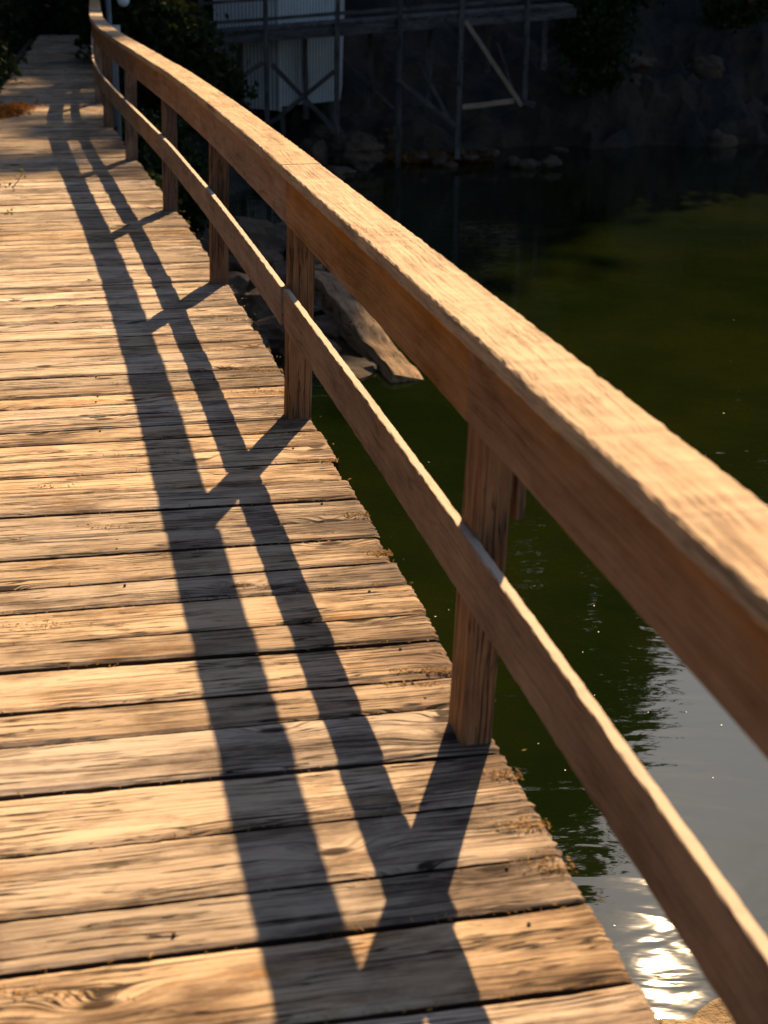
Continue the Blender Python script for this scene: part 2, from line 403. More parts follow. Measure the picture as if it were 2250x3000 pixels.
w = NT('water'); tc = w.n('TexCoord'); P = tc.outputs['Object']; px, py, pz = w.sep(P)
mur = w.noise(P, 0.45, 5, .6)
c = w.mix(w.rng(mur, .38, .64), (0.0045, 0.009, 0.0015), (0.010, 0.0135, 0.002))
w.put(w.b.inputs['Base Color'], c); w.b.inputs['Roughness'].default_value = .022; w.b.inputs['IOR'].default_value = 1.58
# long gentle ripples, calmer in patches
rp = w.noise(w.comb(w.math('MULTIPLY', px, 2.2), w.math('MULTIPLY', py, 5.0)), 1.0, 2.0, .5, .4)
rs = w.noise(w.comb(w.math('MULTIPLY', px, 7.0), w.math('MULTIPLY', py, 15.0)), 1.0, 2.0, .5, .3)
calm = w.rng(w.noise(w.comb(w.math('MULTIPLY', px, .5), w.math('MULTIPLY', py, .7), 2.0), 1.0, 2.0), .38, .62, .15, 1.0)
h = w.math('ADD', rp, w.math('MULTIPLY', w.math('MULTIPLY', rs, .16), calm)); w.bump(h, 0.0048, 1.0)
M['water'] = w.m
mb = MB(); S = 400
mb.add([(-S, -S, WZ), (S, -S, WZ), (S, S, WZ), (-S, S, WZ)], [(0, 1, 2, 3)])
tag(mb.build('water', M['water']), kind='structure')
mb = MB(); mb.add([(-S, -S, WZ - 1.5), (S, -S, WZ - 1.5), (S, S, WZ - 1.5), (-S, S, WZ - 1.5)], [(0, 1, 2, 3)])
tag(mb.build('lake_bed', M['bank']), kind='structure')

# ------------------------------------------------------------------ boardwalk
boardwalk = tag(empty('boardwalk', (0, 6, 0)), 'weathered plank boardwalk curving away over green water, seen from above', 'boardwalk')
DW = 1.46          # deck width
# joints measured along the left frame edge / near the right edge: (x, y) of two points on each gap
gaps = [((-1.486, 5.396), (-.41, 5.63)), ((-1.446, 5.235), (-.2, 5.50)), ((-1.4, 5.051), (-.168, 5.33)), ((-1.358, 4.882), (-.183, 5.13)),
        ((-1.30, 4.69), (-.12, 4.925)), ((-1.265, 4.507), (-.077, 4.735)), ((-1.213, 4.298), (-.028, 4.531)), ((-1.175, 4.143), (-.027, 4.374)), ((-1.12, 3.924), (-.025, 4.165)),
        ((-1.079, 3.759), (-.023, 3.986)), ((-1.028, 3.551), (-.021, 3.764)), ((-.99, 3.4), (-.019, 3.591)), ((-.936, 3.183), (-.017, 3.372)),
        ((-.895, 3.015), (-.016, 3.203)), ((-.842, 2.805), (-.013, 2.969)), ((-.787, 2.58), (-.011, 2.754)), ((-.734, 2.368), (-.009, 2.527)),
        ((-.693, 2.204), (-.008, 2.353)), ((-.325, 2.045), (-.006, 2.112))]
def gap_at_edge(g):
    (x0, y0), (x1, y1) = g; s = (y1 - y0) / (x1 - x0); y = y1
    for _ in range(6): y = y0 + s * (cx(y) + .05 - x0)
    return y, s
G = sorted([gap_at_edge(g) for g in gaps])
G2 = list(G)
y, s = G[0]
while y > -4.5: 
    y -= random.uniform(.15, .21); s += (.21 - s) * .4; G2.insert(0, (y, s + random.uniform(-.008, .008)))
y, s = G[-1]
while y < 34:
    _, t, r = frame(y); y += random.uniform(.145, .20) ; s = s * .5 + .5 * (-r[1] * -1 / 1 if False else -(cx(y + .3) - cx(y - .3)) / .6 * 1.0)
    G2.append((y, s + random.uniform(-.008, .008)))
deck = MB()
for i in range(len(G2) - 1):
    (ya, sa), (yb, sb) = G2[i], G2[i + 1]
    near = yb < 9
    nu, nv = (110, 15) if near else (36, 7)
    gw = random.choice((.011, .014, .018, .022)) if near else random.uniform(.010, .016)
    ym = (ya + yb) / 2; xe = cx(ym) + .107 + random.uniform(-.011, .010) + (random.random() < .10) * .014
    xl = xe - np.interp(ym, [10, 18], [DW, 1.26]) + random.uniform(-.02, .02)
    cup = random.uniform(-.003, .004); dz = random.uniform(-.004, .003); tw = random.uniform(-.003, .003)
    sd = random.uniform(0, 500); tone = random.random()
    V = []; UVv = []
    x0r = cx(ym) + .05
    for a in range(nu + 1):
        u = a / nu; xx = xl + (xe - xl) * u
        gl = gw * (0.75 + 0.6 * abs(fbm((xx * 1.1 + sd, 0, 0)))) 
        ea = ya + sa * (xx - cx(ya) - .05) + gl * .5 + .0016 * fbm((xx * 12 + sd, 1, 0)); eb = yb + sb * (xx - cx(yb) - .05) - gl * .5 + .0016 * fbm((xx * 12 + sd, 2, 0))
        for b in range(nv + 1):
            v = b / nv; yy = ea + (eb - ea) * v
            # frayed end grain
            xo = (cx(yy) - cx(ym)) * max(0, 1 - (nu - a) / 12)
            if a >= nu - 1: xo += .009 * fbm((v * 14 + sd, 5, 1)) - .003
            z = dz + tw * (u - .5) + cup * (1 - (2 * v - 1) ** 2) + .0012 * fbm((xx * 4 + sd, v * 14, 3)) 
            if b in (0, nv): z -= .005 + .003 * abs(fbm((xx * 12 + sd, b, 7)))
            if a in (0, nu): z -= .004 + .006 * abs(fbm((v * 11 + sd, 2, 7)))
            V.append((xx + xo, yy, z)); UVv.append((sd + xx, sd * .37 + v * (yb - ya)))
    n1 = nv + 1; F = []; UV = []
    for a in range(nu):
        for b in range(nv):
            f = (a * n1 + b, (a + 1) * n1 + b, (a + 1) * n1 + b + 1, a * n1 + b + 1); F.append(f); UV.append([UVv[k] for k in f])
    # skirts (front, back, ends) and underside
    base = len(V); T = .045; nf0 = len(F)
    ring = [a * n1 for a in range(nu + 1)] + [nu * n1 + b for b in range(1, nv + 1)] + [a * n1 + nv for a in range(nu - 1, -1, -1)] + [b for b in range(nv - 1, 0, -1)]
    for k in ring: V.append((V[k][0], V[k][1], -T))
    L = len(ring)
    for k in range(L):
        k2 = (k + 1) % L; f = (ring[k2], ring[k], base + k, base + k2); F.append(f)
        p, q = UVv[ring[k2]], UVv[ring[k]]; UV.append([p, q, (q[0] + .0, q[1] - T), (p[0] + .0, p[1] - T)])
    F.append(tuple(base + k for k in range(L - 1, -1, -1))); UV.append([(0, 0)] * L)
    VX = np.array([q[0] for q in V]); wr = np.clip(1 - (xe - VX) / .55, 0, 1) ** 1.3
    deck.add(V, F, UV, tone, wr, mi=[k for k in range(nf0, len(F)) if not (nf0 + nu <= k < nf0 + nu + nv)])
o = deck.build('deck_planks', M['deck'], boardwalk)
for off in (-.02, -.70, -1.33):
    m = MB(); P_, S_ = path(-5, 33, 60, 0, off)
    beam_along(m, P_, (-.05, .05, -.27, -.055), S_, jit=.004, tone=.5); m.build('stringer', M['beam'], boardwalk)
POSTY = [.60, 3.10, 5.655, 8.19, 10.63, 13.31, 15.83, 18.4, 20.9, 23.4, 25.9, 28.4]
for y in POSTY[:9]:
    for off in (-.12, -1.25):
        p, t, r = frame(y + .3); q = p + r * off
        m = MB(); tube(m, [(q[0], q[1], z) for z in np.linspace(WZ - 1.4, -.28, 8)], .10, 12, jit=.12); m.build('pile', M['beam'], boardwalk, True)
    p, t, r = frame(y + .3); m = MB(); box_between(m, p + r * .0 + np.array((0, 0, -.33)), p - r * 1.38 + np.array((0, 0, -.33)), .12, .12, 6, .004); m.build('cross_beam', M['beam'], boardwalk)

# rusty nail heads pressed into the planks
M['rust'] = plain_mat('rusty_iron', (0.07, .035, .02), .8, 80, .5, 0)
nail0 = None
for (ya, sa), (yb, sb) in zip(G2[:-1], G2[1:]):
    if yb > 6.6 or yb < 2.2: continue
    for off in (-.03, -.72):
        for v in (.25, .75):
            if random.random() < .72: continue
            yy = ya + (yb - ya) * v; p, t, r = frame(yy); q = p + r * (off + random.uniform(-.012, .012))
            if nail0 is None:
                nm = MB(); c_ = [(.004 * math.cos(a), .004 * math.sin(a), 0) for a in np.linspace(0, 2 * math.pi, 9)[:-1]]
                nm.add(c_ + [(x_, y_, -.012) for x_, y_, _ in c_], [tuple(range(8))] + [(k, k + 8, (k + 1) % 8 + 8, (k + 1) % 8) for k in range(8)])
                nail0 = nm.build('nail', M['rust']); no = nail0
            else:
                no = nail0.copy(); COL.objects.link(no)
            no.parent = boardwalk; no.location = (q[0] - 0, q[1] - 6, .0035)

# ------------------------------------------------------------------ railing
railing = tag(empty('railing', (0, 3, 0)), 'rough sawn timber railing running down the right side of the boardwalk', 'railing')
post_dims = {1: (.078, .125, .004)}
for i, y in enumerate(POSTY):
    wdt, dep, ins = post_dims.get(i, (.100, .085, .010))
    p, t, r = frame(y); lean = .034 if i in (1,) else random.uniform(.022, .034)
    p = p + r * ins
    m = MB(); n = 16; zz = np.linspace(-.30 if i != 1 else -.02, .957, n)
    zz = np.linspace(-.012, .957, n)
    P_ = [p + np.array((0, 0, z)) + r * lean * z for z in zz]
    beam_along(m, P_, (0, wdt, -dep / 2, dep / 2), [r] * n, [t] * n, jit=.0022, jf=5, tone=random.random()); m.build('post', M['post'], railing)
def seg_rail(name, y0, y1, sec, z, mat, jit, gapm=.004, ro=0.0, tone=None, n=None, dz=0.0, bow=0.0, jf=3.0):
    n = n or max(8, int((y1 - y0) * 60)) if y0 < 8 else int((y1 - y0) * 8)
    P_, S_ = path(y0 + gapm, y1 - gapm, n, z + dz, ro)
    for k, q in enumerate(P_): q[2] += bow * math.sin(math.pi * k / (n - 1))
    m = MB(); beam_along(m, P_, sec, S_, jit=jit, tone=random.random() if tone is None else tone, jf=jf, topwear=1 if name == 'side_board' else 0)
    return m.build(name, mat, railing)
# top rail boards laid flat, butt joints over the posts
for a, b, dz in ((-5, .62, 0), (.62, 5.62, 0.0), (5.62, 10.66, 0.003), (10.66, 15.9, 0), (15.9, 20.9, .002), (20.9, 26, 0), (26, 32, 0)):
    seg_rail('top_rail', a, b, (0, .154, -.042, 0), 1.0, M['cap'], .0024, .0045, dz=dz, jf=28, tone=random.uniform(.45, .9))
for a, b in ((-5, .62), (.62, 3.12), (3.12, 5.62), (5.62, 8.21), (8.21, 10.66), (10.66, 15.9), (15.9, 20.9), (20.9, 26), (26, 32)):
    seg_rail('side_board', a, b, (.018, .043, -.18, 0), .9575, M['side'], .0022, .002, jf=3, tone=random.uniform(.35, .9))
for a, b, ro in ((-5, .62, 0), (.62, 5.61, .003), (5.645, 10.63, -.003), (10.66, 15.83, 0), (15.86, 20.9, 0), (20.93, 26, 0), (26, 32, 0)):
    seg_rail('lower_rail', a, b, (0, .023, -.156, 0), .531, M['low'], .0018, .004, ro=ro, jf=20, tone=random.uniform(.3, .8))
# short board hanging outside the nearest post
p, t, r = frame(3.12)
m = MB(); q = p + r * .125 + t * .0
beam_along(m, [q + np.array((0, 0, z)) for z in np.linspace(.555, .955, 6)], (0, .022, -.05, .05), [r] * 6, [t] * 6, jit=.002, jf=6); m.build('short_board', M['post'], railing)
m = MB(); q = p + r * .112
beam_along(m, [q + np.array((0, 0, z)) for z in np.linspace(.60, .955, 6)], (0, .013, -.035, .035), [r] * 6, [t] * 6, jit=.002, jf=6); m.build('spacer_board', M['post'], railing)

# ------------------------------------------------------------------ moss and dry needles on the deck
moss = MB()
spots = []
def edge_spot(y, off, rad, n): 
    p, t, r = frame(y); q = p + r * off; spots.append((q[0], q[1], rad[0], rad[1], n))
for y, off, a, b, n in ((4.21, .09, .035, .02, 260), (4.55, .07, .05, .02, 120), (5.1, .06, .06, .015, 140), (3.42, .05, .07, .012, 260), (3.36, -.02, .06, .010, 120),
                        (6.0, .03, .10, .02, 260), (6.35, .0, .10, .02, 260), (6.7, .02, .09, .02, 220), (7.3, .03, .08, .02, 160), (2.9, .08, .04, .02, 120),
                        (5.45, -.1, .08, .02, 120), (4.6, -.75, .07, .02, 120), (3.9, -.98, .09, .03, 200), (2.7, .06, .04, .02, 160), (2.55, .07, .04, .03, 140), (5.0, -.9, .06, .02, 80),
                        (2.36, -.98, .10, .012, 260), (8.6, .0, .08, .03, 200), (9.7, .02, .08, .03, 200), (4.05, -.35, .05, .012, 90), (11, .0, .09, .03, 200)):
    edge_spot(y, off, (a, b), n)
for (x_, y_, a, b, n) in spots:
    n = int(n * (.9 if x_ > cx(y_) - .2 else .35)); a *= .8; b *= .6
    P_ = np.c_[x_ + rng.normal(size=n) * a, y_ + rng.normal(size=n) * b + .21 * rng.normal(size=n) * 0, np.full(n, .000) + rng.random(n) * .004]
    P_[:, 0] = np.minimum(P_[:, 0], [cx(q) + .108 for q in P_[:, 1]])
    leaves(moss, P_, .0035, rng.random(n), aspect=3.0, flat=.5)
# thin line of moss and needles along the gaps
gapp = []
for (yg, sg) in G2:
    if not (1.8 < yg < 11): continue
    for _ in range(int(random.uniform(10, 90))):
        off = -abs(random.gauss(0, .9)) if random.random() < .5 else random.uniform(-1.4, .1)
        off = max(-1.4, off); gapp.append((cx(yg) + .05 + off, yg + sg * off + random.gauss(0, .005), random.uniform(-.006, .004)))
leaves(moss, np.array(gapp), .0038, rng.random(len(gapp)), aspect=3.5)
M['moss'] = leaf_mat('dry_moss', (0.22, .12, .04), (0.55, .33, .10), (0.7, .5, .2), .3)
tag(moss.build('dry_moss', M['moss']), 'orange brown dry moss and needles caught along the plank gaps and frayed plank ends', 'moss', kind='stuff')

# ------------------------------------------------------------------ pier with its trestle, boathouse
def P3(x, y, z): return np.array((x, y, z), float)
pier = tag(empty('pier', (0, 27, -1.5)), 'dark timber pier standing on tall thin posts with cross braces, behind the railing', 'pier')
PX0, PX1 = -4.6, 3.3
def pz(x): return 0.56 + 0.078 * (x + .9)      # deck surface
def py(x): return 27.0 + 0.10 * (x + .9)
m = MB()
for k in range(70):
    x = PX0 + (PX1 - PX0) * k / 70
    box_between(m, (x, py(x) - .02, pz(x)), (x, py(x) + 1.5, pz(x)), .14, .035, 2, .002, random.random())
m.build('deck', M['pier'], pier)
for dy, h in ((0, .17), (1.4, .17)):
    m = MB(); xs = np.linspace(PX0, PX1, 12); box_between(m, (PX0, py(PX0) + dy, pz(PX0) - .115), (PX1, py(PX1) + dy, pz(PX1) - .115), .07, h, 14, .012); m.build('beam', M['pier'], pier)
for z, s_ in ((.17, .06), (.50, .055), (.92, .06)):
    m = MB(); box_between(m, (PX0, py(PX0) - .03, pz(PX0) + z), (PX1, py(PX1) - .03, pz(PX1) + z), .04, s_, 14, .008); m.build('hand_rail', M['pier'], pier)
feet = [(-3.25, -1.2), (-2.15, -1.35), (-.9, -1.75), (.19, -2.2), (1.28, -1.75), (2.42, -.72)]
for x, zf in feet:
    m = MB(); lx = random.uniform(-.03, .03)
    box_between(m, (x + lx, py(x) - .06, zf), (x, py(x) - .06, pz(x) + .98), .085, .085, 10, .012, random.random()); m.build('post', M['pier'], pier)
for x, zf in ((-2.75, -1.1), (-1.55, -1.2), (.75, -1.0), (-.35, -1.0), (1.85, -.35), (2.9, -.3)):
    m = MB(); box_between(m, (x, py(x) + 1.4, zf), (x, py(x) + 1.4, pz(x) - .05), .10, .10, 8, .015, random.random()); m.build('post', M['pier'], pier)
def brace(a, b, w_=.08, name='brace', mat='pier'):
    m = MB(); box_between(m, a, b, .035, w_, 8, .006, random.random(), upref=(0, 0, 1)); m.build(name, M[mat], pier)
def q27(px_, py_, Y):   # direction of a picture point, used only to size the trestle
    d = np.array(fw) + (px_ - 1125) / 4300 * np.array(r2) - (py_ - 1500) / 4300 * np.array(u2); k = Y / d[1]; return d * k + np.array((0, 0, CAMH))
brace((-2.05, 26.80, -.12), (-.92, 26.80, -1.25)); brace((-2.12, 26.74, -1.14), (-.95, 26.78, -.22))
brace((-3.2, 26.75, -.75), (-2.2, 26.75, -.08)); brace((.15, 26.93, -.35), (1.20, 27.0, -1.15))
brace((1.33, 26.96, .62), (2.38, 27.06, -.80), .075, mat='low'); brace((1.32, 27.02, -.83), (2.24, 27.10, -.72), .085, 'tie_board', 'low')
brace((.55, 28.3, -.15), (1.25, 28.3, -1.35), .07); brace((2.0, 28.5, .2), (2.32, 28.5, -.6), .06)
brace((-.85, 28.3, -.1), (.1, 28.4, -1.0), .06)
m = MB(); box_between(m, (2.42, 27.03, -.72), (2.60, 27.0, -.80), .12, .10, 5, .03); m.build('post_stub', M['pier'], pier)

shed = tag(empty('boathouse', (-1.9, 29.6, -.9)), 'white boathouse clad in vertical ribbed boards, half hidden behind the pier', 'boathouse')
# white vertical ribbed cladding
w = NT('white_siding'); tc = w.n('TexCoord')
nn = w.noise(tc.outputs['Object'], 2.0, 5, .6); n3 = w.noise(w.comb(w.math('MULTIPLY', w.sep(tc.outputs['Object'])[0], 9.0), 0.0, w.math('MULTIPLY', w.sep(tc.outputs['Object'])[2], .6)), 1.0, 4, .6)
c = w.mix(w.rng(nn, .35, .7), (0.72, .73, .71), (0.55, .55, .53)); c = w.mix(w.rng(n3, .55, .75, 0, .7), c, (0.40, .33, .28))
w.put(w.b.inputs['Base Color'], c); w.b.inputs['Roughness'].default_value = .6
M['white'] = w.m
M['roof'] = plain_mat('shed_roof', (.05, .05, .055), .7, 4)
def ribbed(mb_, a, b, z0a, z0b, z1, nb, depth=.018):
    a = np.array(a, float); b = np.array(b, float); d = (b - a); L = np.linalg.norm(d); d /= L; nrm = np.array((d[1], -d[0], 0))
    V = []; F = []; prof = []
    for k in range(nb):
        u0 = k / nb; u1 = (k + .78) / nb; prof += [(u0, 0), (u1, 0), (u1 + .012 / nb * 1, -depth), ((k + 1) / nb - .012 / nb, -depth)]
    for u, o_ in prof:
        q = a + d * L * u + nrm * o_; zb = z0a + (z0b - z0a) * u
        V += [(q[0], q[1], zb), (q[0], q[1], z1)]
    n = len(prof)
    for k in range(n - 1):
        if k % 4 == 0: F.append((2 * k, 2 * k + 2, 2 * k + 3, 2 * k + 1))
    mb_.add(V, F)
    return a, b, nrm
m = MB(); ribbed(m, (-2.02, 28.35, 0), (-.92, 29.05, 0), -.98, -.92, 2.2, 20); 
m.add([(-.93, 29.05, -.92), (-.93, 32.0, -.6), (-.93, 32.0, 2.2), (-.93, 29.05, 2.2)], [(0, 1, 2, 3)]); m.build('front_wall', M['white'], shed)
m = MB(); ribbed(m, (-3.25, 28.6, 0), (-2.02, 28.35, 0), -1.0, -1.06, 2.2, 18); m.add([(-3.25, 28.6, -1.0), (-3.25, 32, -.6), (-3.25, 32, 2.2), (-3.25, 28.6, 2.2)], [(3, 2, 1, 0)]); m.build('side_wall', M['white'], shed)
m = MB(); m.add([(-3.24, 28.64, -.99), (-2.02, 28.39, -1.0), (-2.02, 28.39, 2.2), (-3.24, 28.64, 2.2), (-.94, 29.08, -.9), (-.94, 29.08, 2.2)], [(0, 1, 2, 3), (1, 4, 5, 2)]); m.build('backing', M['roof'], shed)
m = MB(); box_between(m, (-2.02, 28.32, -1.07), (-2.02, 28.32, 2.2), .05, .05, 2); m.build('corner_trim', M['white'], shed)
m = MB(); m.add([(-3.6, 28.0, 2.15), (-.5, 28.7, 2.15), (-.5, 32.4, 2.15), (-3.6, 32.4, 2.15), (-2.05, 28.2, 3.2), (-2.05, 32.4, 3.2)], [(0, 1, 4), (1, 2, 5, 4), (2, 3, 5), (3, 0, 4, 5), (0, 3, 2, 1)]); m.build('roof', M['roof'], shed)
for x, y_ in ((-3.1, 28.8), (-2.0, 28.5), (-1.1, 29.1), (-1.05, 30.5), (-3.0, 30.5)):
    m = MB(); box_between(m, (x, y_ + .1, -1.9), (x, y_ + .1, -.8), .09, .09, 4, .01); m.build('leg', M['pier'], shed)

# ------------------------------------------------------------------ rocks and log
w = NT('boulder'); tc = w.n('TexCoord'); P = tc.outputs['Object']
n1 = w.noise(P, 1.7, 8, .68); n2 = w.noise(P, 6.0, 6, .7)
c = w.mix(w.rng(n1, .38, .64), (0.045, .034, .026), (0.14, .08, .045)); c = w.mix(w.rng(n2, .52, .7), c, (0.05, .05, .03))
w.put(w.b.inputs['Base Color'], c); w.b.inputs['Roughness'].default_value = .9; w.bump(w.math('ADD', n1, w.math('MULTIPLY', n2, .5)), .06)
M['rock'] = w.m
def boulder(c_, s_, label, group=None, n=3, rough=.4, mat='rock'):
    m = MB(); rock(m, (0, 0, 0), s_, random.uniform(0, 99), n, rough); o = m.build('boulder', M[mat]); o.location = c_
    tag(o, label, 'boulder', group); return o
boulder((-.55, 26.9, -1.62), (.50, .45, .34), 'large brown boulder between the pier posts on the shore', n=4)
boulder((-1.32, 26.7, -1.72), (.22, .3, .34), 'upright orange brown boulder left of the large shore boulder', n=4)
boulder((-1.12, 27.6, -1.35), (.28, .2, .12), 'pale flat boulder under the boathouse, above the upright one')
boulder((.1, 27.6, -1.4), (.2, .2, .16), 'small round boulder right behind the large shore boulder')
boulder((-.9, 25.9, -1.86), (.34, .3, .14), 'flat dark boulder awash at the foot of the pier')
for k, (x, y_) in enumerate([(.5 + .17 * i + random.uniform(-.1, .1), 27.3 + random.uniform(-.3, .5)) for i in range(16)]):
    boulder((x, y_, WZ + random.uniform(.0, .25)), (random.uniform(.07, .2), random.uniform(.07, .2), random.uniform(.05, .11)), 'small orange brown stone in the rubble at the water line under the pier', 'stones at the water line', 2)
for k in range(14):
    x = random.uniform(3.0, 9.5); y_ = 28.9 + .3 * (x - 3) + random.uniform(0, 3.2)
    boulder((x, y_, bank_h(x, y_) + .05), (random.uniform(.15, .5), random.uniform(.15, .5), random.uniform(.12, .4)), 'dark mossy rock on the steep bank right of the pier', 'rocks on the steep bank', 3)
m = MB(); n = 2600
X_ = rng.uniform(-.1, 2.0, n); Y_ = 27.3 + .33 * (X_ + .5) * .6 + rng.random(n) * .9
leaves(m, np.array([(a_, b_, max(bank_h(a_, b_), WZ) + .02 + .10 * r_) for a_, b_, r_ in zip(X_, Y_, rng.random(n))]), .045, rng.random(n), aspect=1.5)
M['litter'] = leaf_mat('leaf_litter', (0.10, .045, .015), (0.32, .15, .04), (0.4, .3, .06), .3)
tag(m.build('leaf_litter', M['litter']), 'rusty fallen leaves gathered on the shore below the pier', 'leaves', kind='stuff')
# rocks by the bridge, half in the water
nearrocks = [(-1.35, 15.2, -1.75, .40, .5, .25), (-1.05, 14.3, -1.85, .33, .45, .2), (-1.6, 16.9, -1.7, .4, .4, .26), (-1.15, 16.6, -1.75, .26, .3, .2), (-.75, 13.9, -1.9, .3, .4, .14),
             (-.95, 17.5, -1.8, .22, .35, .18), (-1.7, 18.2, -1.7, .4, .4, .3), (-.35, 13.3, -1.93, .28, .35, .12), (-1.4, 13.6, -1.85, .3, .3, .2), (-1.9, 14.9, -1.6, .4, .5, .3), (-.6, 14.9, -1.9, .25, .3, .1), (-1.3, 19.3, -1.8, .3, .3, .18)]
for k, q in enumerate(nearrocks):
    boulder(q[:3], q[3:], 'dark wet rock in the heap beside the boardwalk, next to the floating log', 'rocks beside the boardwalk', 3)
def log(name, a, b, r0, r1, label, mat, flat=.75):
    a = np.array(a, float); b = np.array(b, float); n = 26; root = empty(name, tuple(a)); tag(root, label, 'log')
    pts = [a + (b - a) * t + np.array((.03 * math.sin(t * 5), 0, .015 * math.sin(t * 3))) for t in np.linspace(0, 1, n)]
    if name == 'log' and flat < .7:
        m = MB(); side = np.array((.93, .25, -.25)); side /= np.linalg.norm(side); d_ = (b - a) / np.linalg.norm(b - a); side -= side @ d_ * d_; side /= np.linalg.norm(side); upn = np.cross(side, d_)
        beam_along(m, pts, (-r0, r0, -r1 * 1.1, r1), [side] * n, [upn] * n, jit=.05, jf=1.6, tone=.6); m.build('trunk', M[mat], root)
        m = MB(); tube(m, [pts[14], pts[14] + np.array((.10, -.05, .10))], [.035, .012], 8, jit=.2); m.build('branch_stub', M[mat], root); return
    m = MB(); rr = np.linspace(r0, r1, n) * (1 + .08 * np.sin(np.linspace(0, 9, n))); rr[0] *= .8; rr[-1] *= .6
    tube(m, pts, rr, 18, jit=.28, tone=.7)
    m.build('trunk', M[mat], root, True)
    m = MB(); k = 9; tube(m, [pts[k], pts[k] + np.array((.10, -.03, .14))], [r0 * .3, r0 * .14], 8, jit=.1); m.build('branch_stub', M[mat], root, True)
log('log', (-.80, 16.3, -1.68), (.22, 12.9, -1.99), .17, .10, 'weathered log lying half in the water beside the boardwalk', 'log', .5)
log('log', (-1.15, 18.6, -1.68), (-.80, 17.1, -1.80), .12, .08, 'short pale log end behind the second post, above the long log', 'log', .5)
M['tan'] = plain_mat('tan_stone', (.42, .30, .16), .9, 7, .5, .03, col2=(.20, .14, .08))
boulder((1.24, 4.22, -1.95), (.17, .36, .13), 'tan stone at the bottom right corner of the picture, awash below the deck edge', n=4, rough=.55, mat='tan')

# ------------------------------------------------------------------ vegetation
M['leaf_dark'] = leaf_mat('dark_leaf', (0.010, .020, .006), (0.030, .055, .012), (0.10, .07, .015), .25)
M['leaf_autumn'] = leaf_mat('autumn_leaf', (0.014, .022, .006), (0.045, .055, .010), (0.22, .08, .012), .3)
M['leaf_yellow'] = leaf_mat('yellow_leaf', (0.06, .07, .01), (0.22, .20, .03), (0.4, .2, .02), .4)
M['bark'] = plain_mat('bark', (0.055, .042, .033), .9, 9, .5, .03)
def tree(name, base, blobs, n, leaf, label, cat='tree', group=None, mat='leaf_dark', trunk_r=.2, clump=.8, limbs=7, ratio=40, hole=None, seed=0, keep=None):
    g = np.random.default_rng(seed + 100); root = empty(name, base); tag(root, label, cat, group)
    P_, T, cc = crown_points(blobs, n, clump, ratio, g)
    if keep is not None: k = keep(P_); P_, T = P_[k], T[k]
    m = MB(); leaves(m, P_, leaf, T, g=g); m.build('crown', M[mat], root)
    B = np.array(blobs); top = B[:, :3].mean(0); top[2] = B[:, 2].max()
    b = np.array(base, float); bend = np.array((random.uniform(-.3, .3), random.uniform(-.3, .3), 0)) * trunk_r * 3
    pts = [b + (top - b) * t + bend * math.sin(t * 3) for t in np.linspace(0, 1, 9)]
    m = MB(); tube(m, pts, np.linspace(trunk_r, trunk_r * .25, 9), 9, jit=.12)
    for k in range(limbs):
        s_ = pts[int(g.integers(2, 7))]; e = cc[int(g.integers(0, len(cc)))]; mid = (s_ + e) / 2 + np.array((0, 0, .15 * np.linalg.norm(e - s_)))
        if keep is not None and not keep(np.array([e]))[0]: continue
        tube(m, [s_, mid, e], [trunk_r * .35, trunk_r * .2, trunk_r * .06], 6)
    m.build('trunk', M['bark'], root, True)
    return root

# great tree on the hill: its outline is what the water mirrors and what shades the far end of the bridge
def keep_big(P_):
    x, z = P_[:, 0], P_[:, 2]
    lim = np.interp(z, [0, 20, 25, 29, 32, 35, 38, 41], [12.4, 12.6, 12.9, 12.5, 11.6, 10.8, 9.8, 8.0]) + .5 * np.sin(z * 1.9) + .3 * np.sin(z * 5.1 + P_[:, 1])
    k = x < lim
    xs_ = x - (P_[:, 1] - 60) * .234; zs_ = z - (P_[:, 1] - 60) / 1.262
    hole = np.zeros(len(x), bool)
    for hx, hz, ha, hb in ((7.3, 36.2, .8, .28), (8.8, 36.7, .6, .4), (6.5, 33.6, 1.3, .5), (6.2, 31.7, 1.2, .3), (5.6, 30.3, .7, .25), (5.2, 28.9, .9, .3), (4.4, 26.6, .8, .4)):
        hole |= ((xs_ - hx) / ha) ** 2 + ((zs_ - hz) / hb) ** 2 < 1
    thin = (zs_ > 33.4) & (xs_ < 9.6) & (np.random.default_rng(5).random(len(x)) > .22)
    return k & ~hole & ~thin & (zs_ < 38.0 + .25 * np.sin(xs_ * 2.3) - .8 * np.clip(xs_ - 8.6, 0, 1))
gb = [(8.8, 60, 24, 4.5, 3, 5), (7.5, 60, 30, 4.6, 2, 5), (6, 60, 35.5, 5.5, 2, 4.6), (0, 61, 30, 6, 3, 8), (9.2, 60, 17, 4, 3, 5), (-6, 62, 27, 6, 3, 9), (3, 61, 22, 6, 3, 7), (-3, 62, 18, 7, 3, 6)]
tree('big_tree', (4, 60, 7), gb, 60000, .42, 'huge dark tree on the hillside mirrored in the water', mat='leaf_dark', trunk_r=.6, clump=1.1, limbs=24, ratio=60, seed=1, keep=keep_big)
tree('big_tree', (-14, 60, 7), [(-14, 60, 25, 6, 4, 10), (-17, 60, 18, 6, 4, 8)], 20000, .5, 'tall dark tree on the hillside, left of the huge one', trunk_r=.5, clump=1.2, limbs=14, ratio=50, seed=2)
bank_trees = [(-11, 37, 5.5, 4.2), (-7.5, 38, 6, 4), (-4, 39, 6.5, 3.6), (-.5, 37.5, 6, 3.6), (2.6, 38.5, 6.4, 3.8), (6, 38, 5.8, 3.8), (9.4, 39, 6.2, 4), (13, 39, 6, 4.2), (17, 40, 6, 4.4), (-16, 40, 7, 5), (22, 42, 7, 5), (28, 44, 7, 5)]
